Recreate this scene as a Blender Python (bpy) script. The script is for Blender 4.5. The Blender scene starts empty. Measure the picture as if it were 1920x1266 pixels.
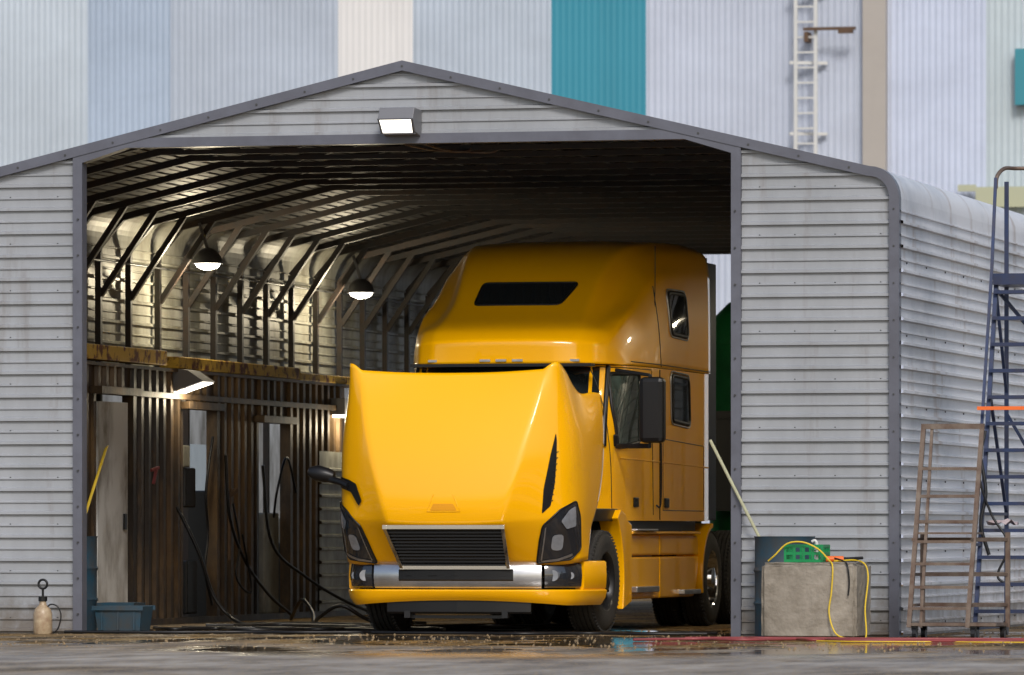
import bpy, bmesh, math, random
from mathutils import Vector, Matrix
from mathutils.bvhtree import BVHTree
random.seed(7)
S=bpy.context.scene
COL=S.collection

# ---------------------------------------------------------------- materials
def mat(name,col,rough=.5,metal=0.,col2=None,nscale=3.,nstretch=(1,1,1),amt=.5,bump=0.,bscale=20.,coat=0.,emit=None,estr=0.,lo=.35,hi=.7,rvar=0.,spec=.5,stain=None,sscale=.8,sstretch=(1,1,.15),samt=.8,mud=None,mudh=.45):
    m=bpy.data.materials.new(name); m.use_nodes=True
    nt=m.node_tree; N=nt.nodes; L=nt.links; b=N['Principled BSDF']
    b.inputs['Base Color'].default_value=(*col,1); b.inputs['Roughness'].default_value=rough
    b.inputs['Metallic'].default_value=metal; b.inputs['Coat Weight'].default_value=coat
    b.inputs['Coat Roughness'].default_value=.02
    b.inputs['Specular IOR Level'].default_value=spec
    if emit: 
        b.inputs['Emission Color'].default_value=(*emit,1); b.inputs['Emission Strength'].default_value=estr
    geo=N.new('ShaderNodeNewGeometry')
    if col2 is None:
        col2=tuple(c*.8 for c in col); 
    def noise(stretch,sc,a,bb,c,d):
        mp=N.new('ShaderNodeMapping'); mp.inputs['Scale'].default_value=stretch
        L.new(geo.outputs['Position'],mp.inputs['Vector'])
        n=N.new('ShaderNodeTexNoise'); n.inputs['Scale'].default_value=sc; n.inputs['Detail'].default_value=8; n.inputs['Roughness'].default_value=.65
        L.new(mp.outputs[0],n.inputs['Vector'])
        mr=N.new('ShaderNodeMapRange'); mr.inputs['From Min'].default_value=a; mr.inputs['From Max'].default_value=bb; mr.inputs['To Min'].default_value=c; mr.inputs['To Max'].default_value=d
        L.new(n.outputs[0],mr.inputs['Value']); return n,mr
    n,mr=noise(nstretch,nscale,lo,hi,0,amt)
    mx=N.new('ShaderNodeMix'); mx.data_type='RGBA'; mx.inputs['A'].default_value=(*col,1); mx.inputs['B'].default_value=(*col2,1)
    L.new(mr.outputs[0],mx.inputs['Factor']); out=mx.outputs['Result']
    if stain:
        n3,mr3=noise(sstretch,sscale,.56,.72,0,samt)
        m2=N.new('ShaderNodeMix'); m2.data_type='RGBA'; m2.inputs['B'].default_value=(*stain,1)
        L.new(out,m2.inputs['A']); L.new(mr3.outputs[0],m2.inputs['Factor']); out=m2.outputs['Result']
    if mud:
        sp=N.new('ShaderNodeSeparateXYZ'); L.new(geo.outputs['Position'],sp.inputs[0])
        n4,mr4=noise((1,1,.6),4,.3,.7,-mudh*.6,mudh*.6)
        ad=N.new('ShaderNodeMath'); ad.operation='ADD'; L.new(sp.outputs['Z'],ad.inputs[0]); L.new(mr4.outputs[0],ad.inputs[1])
        r=N.new('ShaderNodeMapRange'); r.inputs['From Min'].default_value=0; r.inputs['From Max'].default_value=mudh; r.inputs['To Min'].default_value=.75; r.inputs['To Max'].default_value=0
        L.new(ad.outputs[0],r.inputs['Value'])
        m2=N.new('ShaderNodeMix'); m2.data_type='RGBA'; m2.inputs['B'].default_value=(*mud,1)
        L.new(out,m2.inputs['A']); L.new(r.outputs[0],m2.inputs['Factor']); out=m2.outputs['Result']
    L.new(out,b.inputs['Base Color'])
    if rvar:
        r=N.new('ShaderNodeMapRange'); r.inputs['From Min'].default_value=.3; r.inputs['From Max'].default_value=.7
        r.inputs['To Min'].default_value=rough; r.inputs['To Max'].default_value=rough+rvar
        L.new(n.outputs[0],r.inputs['Value']); L.new(r.outputs[0],b.inputs['Roughness'])
    if bump:
        n2=N.new('ShaderNodeTexNoise'); n2.inputs['Scale'].default_value=bscale; n2.inputs['Detail'].default_value=6
        L.new(geo.outputs['Position'],n2.inputs['Vector'])
        bp=N.new('ShaderNodeBump'); bp.inputs['Strength'].default_value=bump; bp.inputs['Distance'].default_value=.02
        L.new(n2.outputs[0],bp.inputs['Height']); L.new(bp.outputs[0],b.inputs['Normal'])
    return m

M={}
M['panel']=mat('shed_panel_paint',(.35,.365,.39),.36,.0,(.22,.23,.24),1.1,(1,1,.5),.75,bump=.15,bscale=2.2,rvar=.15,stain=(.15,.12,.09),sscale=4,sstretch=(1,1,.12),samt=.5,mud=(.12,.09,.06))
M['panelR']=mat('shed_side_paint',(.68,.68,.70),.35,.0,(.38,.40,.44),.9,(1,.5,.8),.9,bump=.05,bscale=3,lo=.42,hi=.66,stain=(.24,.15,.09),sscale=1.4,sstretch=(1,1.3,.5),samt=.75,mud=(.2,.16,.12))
M['panelin']=mat('shed_inner_panel',(.38,.38,.33),.5,.1,(.09,.075,.05),2.2,(1,1,.5),.95)
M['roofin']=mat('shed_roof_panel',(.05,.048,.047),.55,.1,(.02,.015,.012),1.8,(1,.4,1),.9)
M['trim']=mat('shed_trim_paint',(.12,.125,.155),.4,.0,(.07,.07,.085),3,amt=.6)
M['steel']=mat('frame_steel',(.020,.020,.021),.55,.0,(.05,.027,.015),5,amt=.8)
M['screw']=mat('screw_heads',(.08,.08,.08),.4,.5)
M['yellow']=mat('yellow_truck_paint',(1.0,.475,.0),.32,0,(.97,.44,.0),1.2,amt=.3,coat=.8,bump=.01,bscale=2.,spec=.2)
M['yellowd']=mat('recess_shade_paint',(.80,.33,.0),.5,0,coat=.2)  # darker orange that paints the shade inside the hood recess
M['black']=mat('black_plastic',(.008,.008,.009),.38,spec=.35)
M['rubber']=mat('tyre_rubber',(.020,.020,.020),.75,0,(.06,.053,.045),6,amt=.5,bump=.4,bscale=60)
M['glass']=mat('dark_glass',(.012,.016,.018),.04,0,coat=1)
M['glassg']=mat('green_glass',(.08,.12,.105),.06,0,(.012,.016,.016),2.2,(1,1,.6),.95,coat=1)
M['chrome']=mat('chrome',(.75,.76,.78),.12,1.0)
M['satin']=mat('satin_steel',(.55,.56,.58),.28,.85,(.33,.33,.35),3,amt=.8)
M['lens']=mat('lamp_lens',(.36,.38,.42),.12,.3,(.12,.13,.15),14,coat=1)
M['lensd']=mat('lamp_dark',(.03,.032,.038),.08,.2,coat=1)
M['mesh']=mat('grille_dark',(.02,.02,.022),.35,.4)
M['brown']=mat('brown_corrugated',(.16,.095,.038),.5,.2,(.022,.015,.010),1.3,(1,1,.3),1.,bump=.2,lo=.4,hi=.6,stain=(.010,.008,.007),sscale=1.3,samt=.9,mud=(.015,.012,.01),mudh=.9)
M['rust']=mat('rusty_beam',(.62,.40,.05),.7,0,(.13,.035,.015),5,amt=1,lo=.50,hi=.57,bump=.3)
M['rustd']=mat('rusty_iron',(.12,.07,.04),.8,0,(.05,.03,.02),6)
M['white']=mat('dirty_white_paint',(.52,.52,.50),.5,0,(.15,.13,.10),2.2,(1,1,.4),1,lo=.42,hi=.66)
M['whitep']=mat('white_wall_ladder_paint',(.62,.62,.60),.5)
M['concrete']=mat('cast_concrete',(.36,.32,.265),.9,0,(.17,.145,.11),3,amt=.9,bump=.7,bscale=18,stain=(.10,.085,.065),sscale=3,samt=.6)
M['green']=mat('green_plastic',(.0,.25,.07),.35,0,(.0,.15,.05),6)
M['greent']=mat('green_tank_paint',(.01,.18,.05),.45,0,(.006,.09,.03),2,amt=.8)
M['blue']=mat('blue_drum_paint',(.012,.06,.10),.55,0,(.05,.045,.04),4,amt=.9)
M['bluel']=mat('blue_ladder_paint',(.02,.04,.11),.45,.2,(.05,.04,.04),5,amt=.6)
M['tan']=mat('worn_cart_metal',(.22,.175,.14),.55,.5,(.09,.045,.03),6,amt=.9)
M['orange']=mat('orange_paint',(.85,.16,.02),.5)
M['red']=mat('red_hose',(.28,.05,.05),.5,0,(.12,.05,.05),4)
M['yel2']=mat('yellow_cable',(.75,.52,.03),.45)
M['pole']=mat('wood_pole',(.42,.42,.27),.6,0,(.25,.22,.13),8)
M['plastic']=mat('cream_plastic',(.50,.40,.26),.4,0,(.24,.14,.08),12,amt=.9)
M['emit']=mat('lit_lens',(.9,.9,.85),.3,emit=(1,.93,.78),estr=10)
M['emitf']=mat('lit_flood_lens',(.9,.9,.85),.3,emit=(1,.93,.80),estr=3.2,nscale=30,amt=.2)
M['fixture']=mat('fixture_paint',(.10,.10,.11),.4,.3)
M['fixturel']=mat('floodlight_housing',(.20,.20,.21),.45,.2)
M['cloth']=mat('cloth',(.6,.5,.5),.9,0,(.3,.2,.2),9)

# ---------------------------------------------------------------- mesh builder
def parent_empty(name,loc=(0,0,0)):
    e=bpy.data.objects.new(name,None); e.location=loc; e.empty_display_size=.3; COL.objects.link(e); return e
def attach(o,parent,local=False):
    if parent is not None:
        o.parent=parent
        if not local: o.location=-Vector(parent.location)
class MB:
    def __init__(s): s.v=[];s.f=[];s.m=[]
    def add(s,vs,fs,mi=0):
        n=len(s.v); s.v+= [tuple(p) for p in vs]; s.f+=[tuple(i+n for i in f) for f in fs]; s.m+=[mi]*len(fs)
    def box(s,x0,x1,y0,y1,z0,z1,mi=0):
        s.add([(x0,y0,z0),(x1,y0,z0),(x1,y1,z0),(x0,y1,z0),(x0,y0,z1),(x1,y0,z1),(x1,y1,z1),(x0,y1,z1)],
              [(0,3,2,1),(4,5,6,7),(0,1,5,4),(1,2,6,5),(2,3,7,6),(3,0,4,7)],mi)
    def frame(s,a,b):
        a=Vector(a);b=Vector(b);d=(b-a).normalized()
        up=Vector((0,0,1)) if abs(d.z)<.95 else Vector((0,1,0))
        x=d.cross(up).normalized(); y=x.cross(d).normalized(); return a,b,x,y
    def bar(s,a,b,w,h=None,mi=0):
        h=h or w; a,b,x,y=s.frame(a,b)
        vs=[]
        for p in (a,b):
            for sx,sy in ((-1,-1),(1,-1),(1,1),(-1,1)): vs.append(p+x*sx*w/2+y*sy*h/2)
        s.add(vs,[(0,3,2,1),(4,5,6,7),(0,1,5,4),(1,2,6,5),(2,3,7,6),(3,0,4,7)],mi)
    def cyl(s,a,b,r0,r1=None,n=16,mi=0,caps=True):
        r1=r0 if r1 is None else r1; a,b,x,y=s.frame(a,b); vs=[]
        for p,r in ((a,r0),(b,r1)):
            for i in range(n):
                t=2*math.pi*i/n; vs.append(p+x*math.cos(t)*r+y*math.sin(t)*r)
        fs=[(i,(i+1)%n,n+(i+1)%n,n+i) for i in range(n)]
        if caps: fs+=[tuple(range(n-1,-1,-1)),tuple(range(n,2*n))]
        s.add(vs,fs,mi)
    def lathe(s,c,axis,prof,n=32,mi=0):
        c=Vector(c); vs=[]
        for a,r in prof:
            for i in range(n):
                t=2*math.pi*i/n
                if axis=='X': vs.append(c+Vector((a,math.cos(t)*r,math.sin(t)*r)))
                else: vs.append(c+Vector((math.cos(t)*r,math.sin(t)*r,a)))
        fs=[]
        for j in range(len(prof)-1):
            for i in range(n): fs.append((j*n+i,j*n+(i+1)%n,(j+1)*n+(i+1)%n,(j+1)*n+i))
        s.add(vs,fs,mi)
    def grid(s,rows,mi=0):
        nc=len(rows[0]); vs=[p for r in rows for p in r]; fs=[]
        for j in range(len(rows)-1):
            for i in range(nc-1): fs.append((j*nc+i,j*nc+i+1,(j+1)*nc+i+1,(j+1)*nc+i))
        s.add(vs,fs,mi)
    def build(s,name,mats,parent=None,local=False,smooth=False,bevel=0.,auto=None):
        me=bpy.data.meshes.new(name); me.from_pydata(s.v,[],s.f)
        if not isinstance(mats,(list,tuple)): mats=[mats]
        for m in mats: me.materials.append(m)
        me.polygons.foreach_set('material_index',s.m)
        bm=bmesh.new(); bm.from_mesh(me); bmesh.ops.recalc_face_normals(bm,faces=bm.faces); bm.to_mesh(me); bm.free()
        o=bpy.data.objects.new(name,me); COL.objects.link(o); attach(o,parent,local)
        if smooth or auto:
            for p in me.polygons: p.use_smooth=True
            try: me.set_sharp_from_angle(angle=math.radians(auto or 40))
            except Exception: pass
        if bevel:
            b=o.modifiers.new('bevel','BEVEL'); b.width=bevel; b.segments=2; b.limit_method='ANGLE'
        return o
def catmull(pts,n=8):
    P=[Vector(p) for p in pts]; P=[P[0]*2-P[1]]+P+[P[-1]*2-P[-2]]; out=[]
    for i in range(1,len(P)-2):
        for k in range(n):
            t=k/n; a,b,c,d=P[i-1],P[i],P[i+1],P[i+2]
            out.append(.5*((2*b)+(c-a)*t+(2*a-5*b+4*c-d)*t*t+(3*b-a-3*c+d)*t**3))
    out.append(P[-2]); return out
def tube(name,pts,r,m,parent=None,local=False,smooth=True,n=8):
    P=catmull(pts,n) if smooth and len(pts)>2 else [Vector(p) for p in pts]
    c=bpy.data.curves.new(name,'CURVE'); c.dimensions='3D'; sp=c.splines.new('POLY'); sp.points.add(len(P)-1)
    for i,p in enumerate(P): sp.points[i].co=(*p,1)
    c.bevel_depth=r; c.bevel_resolution=3; c.use_fill_caps=True; c.materials.append(m)
    o=bpy.data.objects.new(name,c); COL.objects.link(o); attach(o,parent,local); return o
def lerp(a,b,t): return a+(b-a)*t

def ribs(s0,s1,period=.235,h=.032,minor=.5,off=0.):
    pts=[]; s=s0+off
    out=[(s0,0)]
    while s<s1-.09:
        if s>s0:
            out+=[(s,0),(s+.006,h),(s+.032,h),(s+.044,0)]
            q=s+period*.5
            if minor and q+.03<s1: out+=[(q,0),(q+.005,h*minor),(q+.018,h*minor),(q+.026,0)]
        s+=period
    out.append((s1,0)); return out

# ---------------------------------------------------------------- ground
def ground():
    m=bpy.data.materials.new('wet_yard_ground'); m.use_nodes=True; nt=m.node_tree;N=nt.nodes;L=nt.links;b=N['Principled BSDF']
    g=N.new('ShaderNodeNewGeometry'); sep=N.new('ShaderNodeSeparateXYZ'); L.new(g.outputs['Position'],sep.inputs[0])
    def noise(sc,det=8,rough=.6,st=(1,1,1)):
        n=N.new('ShaderNodeTexNoise'); n.inputs['Scale'].default_value=sc; n.inputs['Detail'].default_value=det; n.inputs['Roughness'].default_value=rough
        mp=N.new('ShaderNodeMapping'); mp.inputs['Scale'].default_value=st
        L.new(g.outputs['Position'],mp.inputs['Vector']); L.new(mp.outputs[0],n.inputs['Vector']); return n
    def mr(src,a,bb,c=0,d=1):
        r=N.new('ShaderNodeMapRange'); r.inputs['From Min'].default_value=a;r.inputs['From Max'].default_value=bb;r.inputs['To Min'].default_value=c;r.inputs['To Max'].default_value=d
        L.new(src,r.inputs['Value']); return r
    def mix(f,a,bb):
        x=N.new('ShaderNodeMix'); x.data_type='RGBA'
        L.new(f,x.inputs['Factor'])
        for k,v in (('A',a),('B',bb)):
            if isinstance(v,tuple): x.inputs[k].default_value=(*v,1)
            else: L.new(v,x.inputs[k])
        return x.outputs['Result']
    def mul(a,bb):
        x=N.new('ShaderNodeMath'); x.operation='MULTIPLY'; L.new(a,x.inputs[0]); L.new(bb,x.inputs[1]); return x.outputs[0]
    n1=noise(.5,6,.6,(.6,.5,1)); n2=noise(1.6,10,.7,(1,.35,1)); n3=noise(30.,4,.6,(1,.3,1)); n4=noise(.6,6,.6,(.8,.45,1))
    near=mr(sep.outputs['Y'],-10.5,-4.5)
    add=N.new('ShaderNodeMath'); add.operation='ADD'; L.new(near.outputs[0],add.inputs[0]); 
    w=mr(n1.outputs[0],.3,.7,-.7,.7); L.new(w.outputs[0],add.inputs[1]); add.use_clamp=True
    c2=mr(n2.outputs[0],.4,.6)
    dry=mix(c2.outputs[0],(.42,.38,.33),(.20,.175,.15)); wet=mix(c2.outputs[0],(.25,.15,.045),(.028,.021,.016))
    base=mix(add.outputs[0],dry,wet)
    sp=mr(n3.outputs[0],.56,.62); base=mix(sp.outputs[0],base,(.42,.31,.17))
    L.new(base,b.inputs['Base Color'])
    pud=mr(n4.outputs[0],.46,.52)
    pm=mul(mul(pud.outputs[0],mr(sep.outputs['Y'],-14,-8,.0,1).outputs[0]),mr(sep.outputs['Y'],3,5.5,1,.0).outputs[0])
    rg=mr(pm,0,1,.8,.04); L.new(rg.outputs[0],b.inputs['Roughness'])
    sp_=mr(pm,0,1,.08,.5); L.new(sp_.outputs[0],b.inputs['Specular IOR Level'])
    bp=N.new('ShaderNodeBump'); bp.inputs['Distance'].default_value=.03
    st=mr(pm,0,1,.6,.02); L.new(st.outputs[0],bp.inputs['Strength'])
    L.new(noise(9,9,.75).outputs[0],bp.inputs['Height']); L.new(bp.outputs[0],b.inputs['Normal'])
    mb=MB(); mb.add([(-900,-900,0),(900,-900,0),(900,900,0),(-900,900,0)],[(0,1,2,3)]); mb.build('ground',m)
ground()

# ---------------------------------------------------------------- shed
LEN=24.2
shed=parent_empty('metal_carport_shed',(0,0,0))
def xo(z):
    if z<=4.27: return 4.98
    if z<4.566:
        t=(z-4.27)/(.296); return 4.70+.28*math.sqrt(max(0,1-t*t))
    return (5.68-z)/.237
def wall_corr(mb,z0,z1,xl,xr,y,sign=-1,off=.0,mi=0):
    P=ribs(z0,z1,off=off)
    ex=[]
    for a in (4.27,4.33,4.39,4.45,4.5,4.54,4.566,4.6,4.7,4.8):
        if z0<a<z1 and all(abs(a-p[0])>.004 for p in P):
            for (s,d),(s2,d2) in zip(P,P[1:]):
                if s<a<s2: ex.append((a,lerp(d,d2,(a-s)/(s2-s)))); break
    P=sorted(P+ex)
    mb.grid([[(xl(s),y+sign*d,s),(xr(s),y+sign*d,s)] for s,d in P],mi)
mb=MB()
wall_corr(mb,0,4.865,lambda z:3.40,lambda z:max(3.401,xo(z)-.03),0,off=.02)
wall_corr(mb,0,4.865,lambda z:-max(3.401,xo(z)-.03),lambda z:-3.40,0,off=.02)
wall_corr(mb,4.93,5.62,lambda z:-(5.63-z)/.237,lambda z:(5.63-z)/.237,0,off=.03)
mb.build('front_wall_panels',M['panel'],shed)
mb=MB()
wall_corr(mb,4.93,5.62,lambda z:-(5.63-z)/.237,lambda z:(5.63-z)/.237,LEN,sign=1,off=.03)
wall_corr(mb,0,4.865,lambda z:3.40,lambda z:max(3.401,xo(z)-.03),LEN,sign=1,off=.02)
mb.build('back_wall_panels',M['panelin'],shed)
mb=MB()
P=ribs(0,4.27,off=.02,h=.042); mb.grid([[(4.98+d,.0,s),(4.98+d,LEN,s)] for s,d in P]); 
arc=[(4.70+.28*math.cos(a),4.27+.296*math.sin(a)) for a in [i*math.pi/2/8 for i in range(9)]]
mb.grid([[(x,0,z),(x,LEN,z)] for x,z in arc])
mb.build('side_wall',M['panelR'],shed,auto=25)
mb=MB()
def lw(z0,z1,y0,y1,off=.02):
    P=ribs(z0,z1,off=off); mb.grid([[(-4.98+d,y0,s),(-4.98+d,y1,s)] for s,d in P])
lw(2.85,4.27,0,LEN); lw(0,2.85,0,5.4); lw(0,2.85,16.5,LEN)
mb.grid([[(-x,0,z),(-x,LEN,z)] for x,z in arc])
mb.build('side_wall_left',M['panelin'],shed)
mb=MB()
for sg in (1,-1):
    P=ribs(0,4.83,off=.05); L=math.hypot(4.70,1.114); ux,uz=4.70/L,-1.114/L
    mb.grid([[(sg*ux*s,0,5.645+uz*s+d),(sg*ux*s,LEN,5.645+uz*s+d)] for s,d in P])
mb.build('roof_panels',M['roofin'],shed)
def sweep_trim(name,path,w,y0,y1,m):
    n=len(path); outer=[];inner=[]
    for i,p in enumerate(path):
        p=Vector(p); a=Vector(path[max(i-1,0)]); b=Vector(path[min(i+1,n-1)])
        d1=(p-a).normalized() if i>0 else (b-p).normalized(); d2=(b-p).normalized() if i<n-1 else d1
        t=(d1+d2).normalized(); nn=Vector((t.y,-t.x)); k=1/max(.5,nn.dot(Vector((d1.y,-d1.x))))
        outer.append(p-nn*.012*k); inner.append(p+nn*w*k)
    mb=MB()
    rows=[]
    for o_,i_ in zip(outer,inner):
        rows.append([(o_.x,y1,o_.y),(o_.x,y0,o_.y),(i_.x,y0,i_.y),(i_.x,y1,i_.y),(o_.x,y1,o_.y)])
    mb.grid(rows); return mb.build(name,m,shed)
path=[(-4.98,0)]+[(-x,z) for x,z in arc]+[(0,5.68)]+[(x,z) for x,z in reversed(arc)]+[(4.98,0)]
sweep_trim('fascia_trim',path,.085,-.075,.05,M['trim'])
sweep_trim('back_fascia_trim',path,.085,LEN-.03,LEN+.06,M['trim'])
op=[(-3.41,0),(-3.41,4.79),(-2.87,4.955),(2.87,4.955),(3.41,4.79),(3.41,0)]
sweep_trim('opening_trim',op,.085,-.065,.09,M['trim'])
mb=MB()
for z in [.16+.47*i for i in range(10)]:
    for x in (-4.6,-4.1,-3.6,3.6,3.95,4.35,4.8):
        if z<4.4: mb.cyl((x,-.005,z),(x,-.012,z),.009,n=6)
for i in range(-9,10):
    x=i*.5; z=5.68-.237*abs(x)-.045; mb.cyl((x,-.074,z),(x,-.082,z),.012,n=6)
for i in range(12):
    for x in (-3.367,3.367,4.94): mb.cyl((x,-.06,.2+.36*i),(x,-.084,.2+.36*i),.010,n=6)
for y in [.4+1.09*i for i in range(22)]:
    for z in (.12,.83,1.53,2.24,2.94,3.65): mb.cyl((4.98,y,z),(4.99,y,z),.010,n=6)
mb.build('screws',M['screw'],shed)
mb=MB(); mw=.065
ys=[.15]+[1.0+1.09*i for i in range(22)]
for y in ys:
    for sg in (-1,1):
        mb.bar((sg*4.90,y,0),(sg*4.90,y,4.15),mw,mw)
        mb.bar((sg*4.90,y,4.15),(sg*4.62,y,4.47),mw,mw)
        mb.bar((sg*4.62,y,4.47),(0,y,5.565),mw,.07)
        mb.bar((sg*4.88,y+.01,3.62),(sg*4.25,y+.01,4.54),.06,.06)
    if y>.2: mb.bar((-2.95,y,4.885),(2.95,y,4.885),.055,.05)
for sg in (-1,1):
    mb.bar((sg*4.86,.1,2.95),(sg*4.86,LEN,2.95),.03,.03)
for x in (-1.5,-.6,.6,1.5): mb.bar((x,.1,5.60-.237*abs(x)-.06),(x,LEN,5.60-.237*abs(x)-.06),.04,.06)
mb.build('frame_tubes',M['steel'],shed)
tube('electric_conduit',[(-4.80,.2,3.98),(-4.80,12,4.0),(-4.80,LEN-1,3.98)],.012,M['screw'],shed)
tube('ceiling_conduit',[(0,.05,4.87),(.08,.3,4.85),(.12,.7,4.85),(.40,.95,4.85),(.45,1.0,4.95)],.012,M['tan'],shed)
tube('ceiling_conduit_2',[(.2,.05,4.87),(.24,.5,4.85),(.30,.9,4.85),(.62,1.15,4.85),(.66,1.2,4.95)],.012,M['tan'],shed)

# ---------------------------------------------------------------- background building
bld=parent_empty('corrugated_warehouse',(-12,60,0))
def bmat(n,c,c2,amt=.6): return mat(n,c,.5,0,c2,.35,(1,1,1.4),amt,lo=.3,hi=.7,stain=tuple(k*.82 for k in c),sscale=.9,sstretch=(1,1,.1),samt=.5)
strips=[(-70,-24.9,(.42,.49,.56)),(-24.9,-22.76,(.52,.59,.66)),(-22.76,-21.0,(.33,.40,.50)),(-21.0,-17.46,(.46,.52,.61)),(-17.46,-15.9,(.68,.67,.66)),
 (-15.9,-13.03,(.49,.56,.65)),(-13.03,-11.09,(.03,.24,.33)),(-11.09,-6.66,(.53,.58,.69)),(-6.2,-4.24,(.46,.51,.63)),(-4.24,-3.3,(.52,.60,.64)),(-3.3,12,(.46,.54,.60)),(12,60,(.40,.46,.55))]
for i,(a,b,c) in enumerate(strips):
    mb=MB(); pts=[]
    s=a
    amp=.018 if c[0]!=.03 and c[0]<.67 else .006
    while s<b-.001:
        for q,d in ((0,0),(.04,0),(.065,amp),(.105,amp)):
            if s+q<b: pts.append((s+q,d))
        s+=.13
    pts.append((b-.001,0))
    mb.grid([[(s,60-d,0),(s,60-d,19)] for s,d in pts])
    mb.build('wall_panel_%d'%i,bmat('bg_panel_%d'%i,c,tuple(min(1,k*(.80 if i%2 else 1.24)+.01) for k in c),.25 if i in (4,6) else 1),bld)
mb=MB(); mb.box(-6.66,-6.2,59.75,60.3,0,19)
mb.build('pilaster',bmat('bg_beige',(.42,.385,.35),(.33,.30,.27)),bld)
mb=MB(); mb.box(-70,60,60.3,60.5,0,19); mb.build('back_sheet',M['white'],bld)
mb=MB()
for x in (-7.97,-7.57): mb.bar((x,59.6,8.3),(x,59.6,19),.07,.05)
for k in range(36): mb.bar((-7.97,59.6,8.4+.3*k),(-7.57,59.6,8.4+.3*k),.035,.035)
for k in range(5): mb.bar((-8.1,59.6,8.9+1.4*k),(-7.4,59.9,8.9+1.4*k),.08,.06)
mb.build('wall_ladder',M['whitep'],bld)
mb=MB(); mb.bar((-7.8,59.5,10.95),(-6.75,59.5,10.95),.06,.06); mb.bar((-7.75,59.5,10.8),(-7.75,59.9,10.8),.08,.2); mb.bar((-7.1,59.5,10.9),(-6.8,59.5,10.9),.08,.1); mb.build('rusty_bracket',M['rustd'],bld)
mb=MB(); mb.box(-4.75,-4.4,59.7,59.8,7.72,7.85); mb.box(-4.4,-3.2,59.7,59.8,7.4,7.8); mb.build('low_vent',bmat('bg_yellowish',(.45,.46,.30),(.38,.40,.33)),bld)
mb=MB(); mb.box(-3.62,-3.0,59.7,59.9,9.4,10.5); mb.build('teal_window',bmat('bg_teal2',(.04,.26,.32),(.03,.2,.26)),bld)

nb=parent_empty('white_outbuilding',(-9,12,0))
mb=MB(); mb.box(-13,-8.2,2,32,0,3.6); mb.build('walls',M['white'],nb)
mb=MB(); mb.box(-13.2,-8.0,1.8,32.2,3.6,3.75); mb.build('roof',M['trim'],nb)
mb=MB(); 
for y in (8,10.4,13,16,19): mb.box(-8.2,-8.14,y,y+1.1,.9,2.2)
mb.build('windows',M['glass'],nb)

# ---------------------------------------------------------------- brown partition
cab=parent_empty('corrugated_partition_wall',(-4.4,3,0))
mb=MB()
def vcorr(y0,y1,z0,z1,x=-4.4):
    pts=[(y0,0)]; s=y0
    while s<y1-.28:
        pts+=[(s+.06,0),(s+.085,.04),(s+.17,.04),(s+.195,0)]; s+=.27
    pts.append((y1,0))
    mb.grid([[(x+d,s,z0),(x+d,s,z1)] for s,d in pts])
zt=2.83
for a,b in ((2.9,3.6),(4.85,6.75),(8.0,9.75),(11.0,13.6)): vcorr(a,b,.06,zt)
for a,b,z in ((3.6,4.85,2.5),(6.75,8.0,2.4),(9.75,11.0,2.3)): vcorr(a,b,z,zt)
mb.build('brown_panels',M['brown'],cab)
mb=MB()
for a,b,z in ((3.6,4.85,2.5),(6.75,8.0,2.4),(9.75,11.0,2.3)):
    mb.box(-4.46,-4.37,a-.05,a+.03,0,z); mb.box(-4.46,-4.33,b-.03,b+.05,0,z); mb.box(-4.46,-4.26,a-.1,b+.1,z,z+.08)
mb.box(-4.46,-4.32,2.9,13.6,0,.07)
mb.build('door_frames',M['brown'],cab)
mb=MB(); mb.box(-4.5,-4.28,2.0,5.9,2.86,3.02); mb.box(-4.5,-4.27,6.3,11.2,2.84,2.97); mb.box(-4.5,-4.30,11.3,15,2.83,2.92); mb.build('rusty_beam',M['rust'],cab,bevel=.01)
mb=MB(); mb.box(-4.52,-4.31,2.0,14,2.80,2.835); mb.box(-4.36,-4.30,5.0,13.5,2.5,2.56); mb.build('lower_rail',M['brown'],cab)
mb=MB()
mb.add([(-4.36,3.66,.06),(-4.30,4.52,.06),(-4.30,4.52,2.42),(-4.36,3.66,2.42),(-4.40,3.66,.06),(-4.34,4.52,.06),(-4.34,4.52,2.42),(-4.40,3.66,2.42)],[(0,1,2,3),(7,6,5,4),(0,4,5,1),(1,5,6,2),(2,6,7,3),(3,7,4,0)])
mb.build('white_door',M['white'],cab)
mb=MB(); mb.box(-4.30,-4.28,4.36,4.44,1.05,1.22); mb.build('door_lock',M['black'],cab)
mb=MB(); 
P=ribs(0,2.0,.16,.03,0); mb.grid([[(-4.35+d,12.3,s),(-4.35+d,14.8,s)] for s,d in P]); mb.build('low_metal_sheet',M['panelin'],cab)
mb=MB(); mb.box(-4.9,-4.6,8.6,9.7,0,1.5); mb.box(-4.7,-4.5,7.3,7.7,1.3,1.75); mb.box(-4.6,-4.45,10.3,10.9,.06,1.25,1); mb.box(-5.3,-4.9,13.2,13.9,0,1.2,1)
mb.box(-4.7,-4.45,7.2,7.6,.1,.7); mb.box(-4.62,-4.46,7.1,7.35,1.75,2.0,1); mb.box(-5.2,-4.7,11.3,12.3,0,.9)
mb.build('shelving',[M['black'],M['panelin']],cab,bevel=.02)
tube('wall_hose',[(-4.3,8.2,1.9),(-4.28,8.3,1.2),(-4.25,8.8,.7),(-4.2,9.6,.3),(-4.1,10.2,.06)],.018,M['black'],cab)
tube('wall_hose_2',[(-4.3,9.7,1.8),(-4.25,9.9,.9),(-4.1,10.8,.5),(-3.8,11.5,.2),(-3.4,11.6,.03)],.018,M['black'],cab)
tube('wall_hose_3',[(-4.3,11.1,1.5),(-4.27,10.6,1.9),(-4.3,10.3,1.5),(-4.4,10.5,1.2)],.015,M['black'],cab)
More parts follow.
